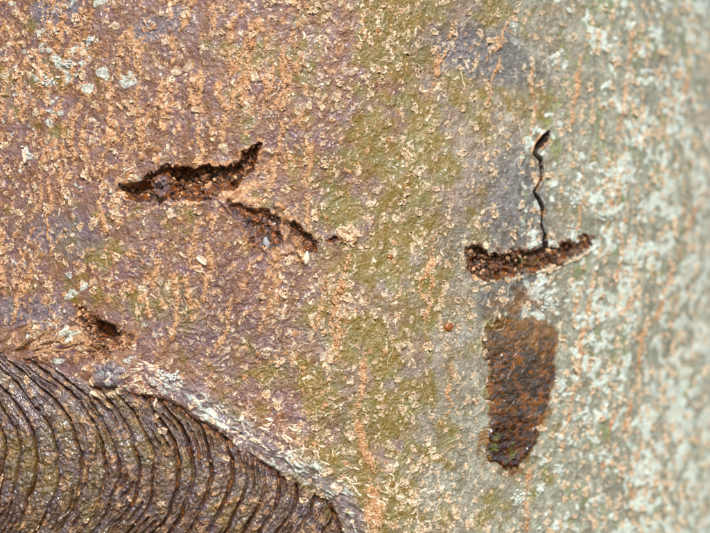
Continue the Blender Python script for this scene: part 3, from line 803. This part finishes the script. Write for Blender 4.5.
# ---- orange cork streaks running down the trunk
for pts, wd in STREAKS:
    h = Heap(); sp = S(pts)
    for i in range(len(sp) - 1):
        x0, y0 = sp[i]; x1, y1 = sp[i + 1]; L = math.hypot(x1 - x0, y1 - y0)
        for _ in range(int(L * wd * 0.42)):
            t = rnd.random(); of = rnd.gauss(0, wd * 0.62)
            a = x0 + (x1 - x0) * t + of - 0.8 * float(at(warp2, x0 + (x1 - x0) * t, y0 + (y1 - y0) * t)); b = y0 + (y1 - y0) * t + rnd.gauss(0, 1)
            sz = rnd.uniform(0.5, 1.5)
            M = frame_at(a, b, -0.2 + 0.4 * max(0, 1 - abs(of) / wd)) @ Matrix.Rotation(rnd.uniform(0, 6.28), 4, 'Z') @ Matrix.Rotation(rnd.gauss(0, .4), 4, 'X') @ Matrix.Diagonal((sz * PX, sz * PX, sz * PX * 0.8, 1))
            h.add(*(CR[rnd.randrange(20)] if rnd.random() < 0.6 else FL[rnd.randrange(24)]), M)
    o = link_mesh('cork_streak', h.v, h.f, M_ORANGE, trunk, False); o['kind'] = 'stuff'

# ---- lichen crusts
LP = [(607, 215, 16, 9), (640, 118, 14, 8), (652, 84, 18, 6), (572, 235, 10, 10), (700, 165, 16, 14), (660, 250, 14, 10), (630, 320, 12, 14), (690, 265, 16, 12), (655, 390, 14, 12), (590, 340, 10, 10),
      (548, 300, 12, 12), (680, 420, 16, 14), (640, 470, 16, 14), (585, 420, 10, 9), (700, 500, 14, 16), (520, 500, 9, 9), (600, 500, 12, 10), (575, 200, 11, 8), (615, 60, 9, 7), (560, 55, 9, 6), (625, 160, 9, 8),
      (670, 190, 12, 9), (705, 330, 14, 14), (655, 525, 14, 10), (612, 375, 9, 11), (540, 490, 8, 7), (560, 470, 8, 8), (48, 82, 10, 6), (66, 66, 6, 6), (25, 152, 4, 8), (90, 40, 7, 5), (170, 378, 13, 6), (655, 160, 9, 7), (690, 60, 10, 8), (625, 270, 9, 8), (602, 455, 9, 9)]
for (u, v, ru, rv) in LP:
    a0, b0 = surf(u, v); h = Heap()
    for _ in range(int(ru * rv * 0.8) + 14):
        t = rnd.uniform(0, 6.28); q = abs(rnd.gauss(0, 0.55))
        a = a0 + ru * q * math.cos(t); b = b0 + rv * q * math.sin(t)
        if at(region, a, b): continue
        sz = rnd.uniform(0.9, 2.3)
        M = frame_at(a, b, 0.1) @ Matrix.Rotation(rnd.uniform(0, 6.28), 4, 'Z') @ Matrix.Rotation(rnd.gauss(0, .3), 4, 'X') @ Matrix.Diagonal((sz * PX, sz * PX, sz * PX * 0.5, 1))
        h.add(*(CR[rnd.randrange(20)] if rnd.random() < 0.6 else FL[rnd.randrange(24)]), M)
    if h.v:
        o = link_mesh('lichen_crust', h.v, h.f, M_LICH, trunk, True); o['kind'] = 'stuff'

# ---- rotten crumbs inside the hollows
for k, poly, cnt, szr in ((1, P_W1, 130, (0.8, 3.2)), (2, P_W2, 190, (0.9, 4.4)), (3, P_W3, 160, (0.8, 2.2)), (4, P_W4, 90, (0.6, 1.5)), (5, P_W5, 70, (0.6, 1.5))):
    sp = S(poly); xs = [p[0] for p in sp]; ys = [p[1] for p in sp]; h = Heap(); hO = Heap()
    for _ in range(cnt * 3):
        a = rnd.uniform(min(xs), max(xs)); b = rnd.uniform(min(ys), max(ys))
        if at(region, a, b) != k: continue
        sz = rnd.uniform(*szr)
        M = frame_at(a, b + float(at(DB, a, b)), 0.0)
        x, y, z = place(a, b + float(at(DB, a, b)), height_at(a, b) + 0.2)
        M[0][3], M[1][3], M[2][3] = float(x), float(y), float(z)
        M = M @ Matrix.Rotation(rnd.uniform(0, 6.28), 4, 'Z') @ Matrix.Rotation(rnd.gauss(0, .6), 4, 'X') @ Matrix.Diagonal((sz * PX, sz * PX, sz * PX, 1))
        (hO if rnd.random() < 0.16 else h).add(*(CR[rnd.randrange(20)] if rnd.random() < 0.7 else FL[rnd.randrange(24)]), M)
    if h.v:
        o = link_mesh('rotten_crumbs', h.v, h.f, M_ROT, wounds[k], False); o['kind'] = 'stuff'
    if hO.v:
        o = link_mesh('wood_crumbs', hO.v, hO.f, M_ORANGE, wounds[k], False); o['kind'] = 'stuff'

# ---- shredded fibres beside the lower hole
h = Heap(); r2 = random.Random(91)
for _ in range(46):
    u, v = r2.gauss(50, 24), r2.gauss(343, 8)
    a, b = surf(u, v)
    strip(h, a, b, r2.choice((-0.5, -0.15, 0.1)) + r2.gauss(0, 0.3), r2.uniform(6, 16), r2.uniform(1.0, 2.6), 0.2, r2.uniform(0.4, 2.0), r2)
for _ in range(25):
    u, v = r2.gauss(100, 12), r2.gauss(346, 6)
    a, b = surf(u, v)
    strip(h, a, b, r2.gauss(0.2, 0.6), r2.uniform(6, 14), r2.uniform(0.6, 1.3), 0.3, r2.uniform(0.6, 2.0), r2)
o = link_mesh('shredded_fibres', h.v, h.f, M_SHRED, trunk); o['kind'] = 'stuff'
h = Heap()
for _ in range(26):                                      # little tuft of curled bark by the small shadow pit
    u, v = r2.gauss(345, 7), r2.gauss(235, 4)
    a, b = surf(u, v)
    strip(h, a, b, r2.gauss(-0.4, 0.5), r2.uniform(4, 9), r2.uniform(0.9, 1.9), 0.4, r2.uniform(0.5, 1.8), r2)
o = link_mesh('curled_bark_tuft', h.v, h.f, M_LENT, trunk); o['kind'] = 'stuff'

# ---- resin beads
def blob(nr, ns, fn):
    v = [fn(0, 0)]; f = []
    for i in range(1, nr + 1):
        for j in range(ns):
            v.append(fn(i / nr, j / ns * 2 * math.pi))
    f += [(0, 1 + j, 1 + (j + 1) % ns) for j in range(ns)]
    for i in range(nr - 1):
        for j in range(ns):
            p = 1 + i * ns
            f.append((p + j, p + ns + j, p + ns + (j + 1) % ns, p + (j + 1) % ns))
    return v, f
for (u, v, r_) in ((447, 327, 5.2), (390, 257, 3.4)):
    a, b = surf(u, v)
    fn = lambda q, t: (q * math.cos(t) * (1 + .08 * math.sin(3 * t)), q * math.sin(t) * (1 + .1 * math.sin(2 * t + 1)), 0.5 * math.sqrt(max(0, 1 - q * q)) + .09 * math.sin(4 * t + 1) * q * (1 - q) * 4 - 0.1)
    o = link_mesh('resin_bead', *blob(7, 16, fn), M_BEAD, trunk, True, frame_at(a, b) @ Matrix.Diagonal((r_ * PX, r_ * PX, r_ * PX, 1)))
    o['label'] = 'small amber resin bead'

# ------------------------------------------------------------------ small loose things on the bark
def thing(o, label, cat):
    o['label'] = label; o['category'] = cat
def almond(w_, l_, h_):
    def fn(q, t):
        x, y = q * math.cos(t), q * math.sin(t)
        tp = 1 - 0.45 * max(0, y) - 0.1 * max(0, -y)
        return (x * w_ * tp, y * l_, h_ * math.sqrt(max(0, 1 - q * q)) - h_ * 0.25)
    return blob(8, 18, fn)
def fix(o, u, v, rotz, lift, tilt=0.0):
    a, b = surf(u, v)
    o.matrix_world = frame_at(a, b, lift) @ Matrix.Rotation(rotz, 4, 'Z') @ Matrix.Rotation(tilt, 4, 'X') @ Matrix.Diagonal((PX, PX, PX, 1))
o = link_mesh('sap_droplet', *almond(4.2, 7.0, 4.5), M_DROP); fix(o, 266, 243, 0.15, 1.2)
thing(o, 'clear whitish sap droplet hanging in the dark torn patch', 'droplet')
o = link_mesh('seed_husk', *almond(3.4, 7.2, 2.8), M_HUSK); fix(o, 306, 258, -0.12, 1.8)
thing(o, 'pale almond-shaped husk stuck at the foot of the orange bark rib', 'husk')
o = link_mesh('wood_chip', *almond(3.2, 5.5, 1.8), M_ORANGE, None, False); fix(o, 207, 186, -0.9, 2.5, 0.4)
thing(o, 'orange wood chip lying inside the long dark gash', 'wood chip')
def curled(wd, ln, bend):
    v = []; f = []
    nx, ny = 5, 7
    r3 = random.Random(int(wd * 100 + ln))
    for s_ in (0, 1):
        for i in range(ny):
            for j in range(nx):
                x = (j / (nx - 1) - .5) * 2; y = (i / (ny - 1) - .5) * 2
                v.append((x * wd * (1 - .45 * y * y) + r3.uniform(-.3, .3), y * ln, bend * x * x + 0.25 * bend * y * y - s_ * 0.6 + r3.uniform(-.15, .15)))
    m_ = nx * ny
    for i in range(ny - 1):
        for j in range(nx - 1):
            p = i * nx + j
            f.append((p, p + 1, p + nx + 1, p + nx)); f.append((m_ + p, m_ + p + nx, m_ + p + nx + 1, m_ + p + 1))
    rim = [j for j in range(nx)] + [i * nx + nx - 1 for i in range(1, ny)] + [(ny - 1) * nx + j for j in range(nx - 2, -1, -1)] + [i * nx for i in range(ny - 2, 0, -1)]
    for q in range(len(rim)):
        p0, p1 = rim[q], rim[(q + 1) % len(rim)]
        f.append((p0, m_ + p0, m_ + p1, p1))
    return v, f
for (u, v, wd, ln, be, rz, lb) in ((202, 260, 3.4, 6, 1.6, 0.9, 'white bark flake lying below the torn patch'), (24, 156, 2.2, 7, 1.2, 0.15, 'long white bark flake on the brown bark')):
    o = link_mesh('bark_flake', *curled(wd, ln, be), M_SKIN); fix(o, u, v, rz, 1.0)
    thing(o, lb, 'bark flake')
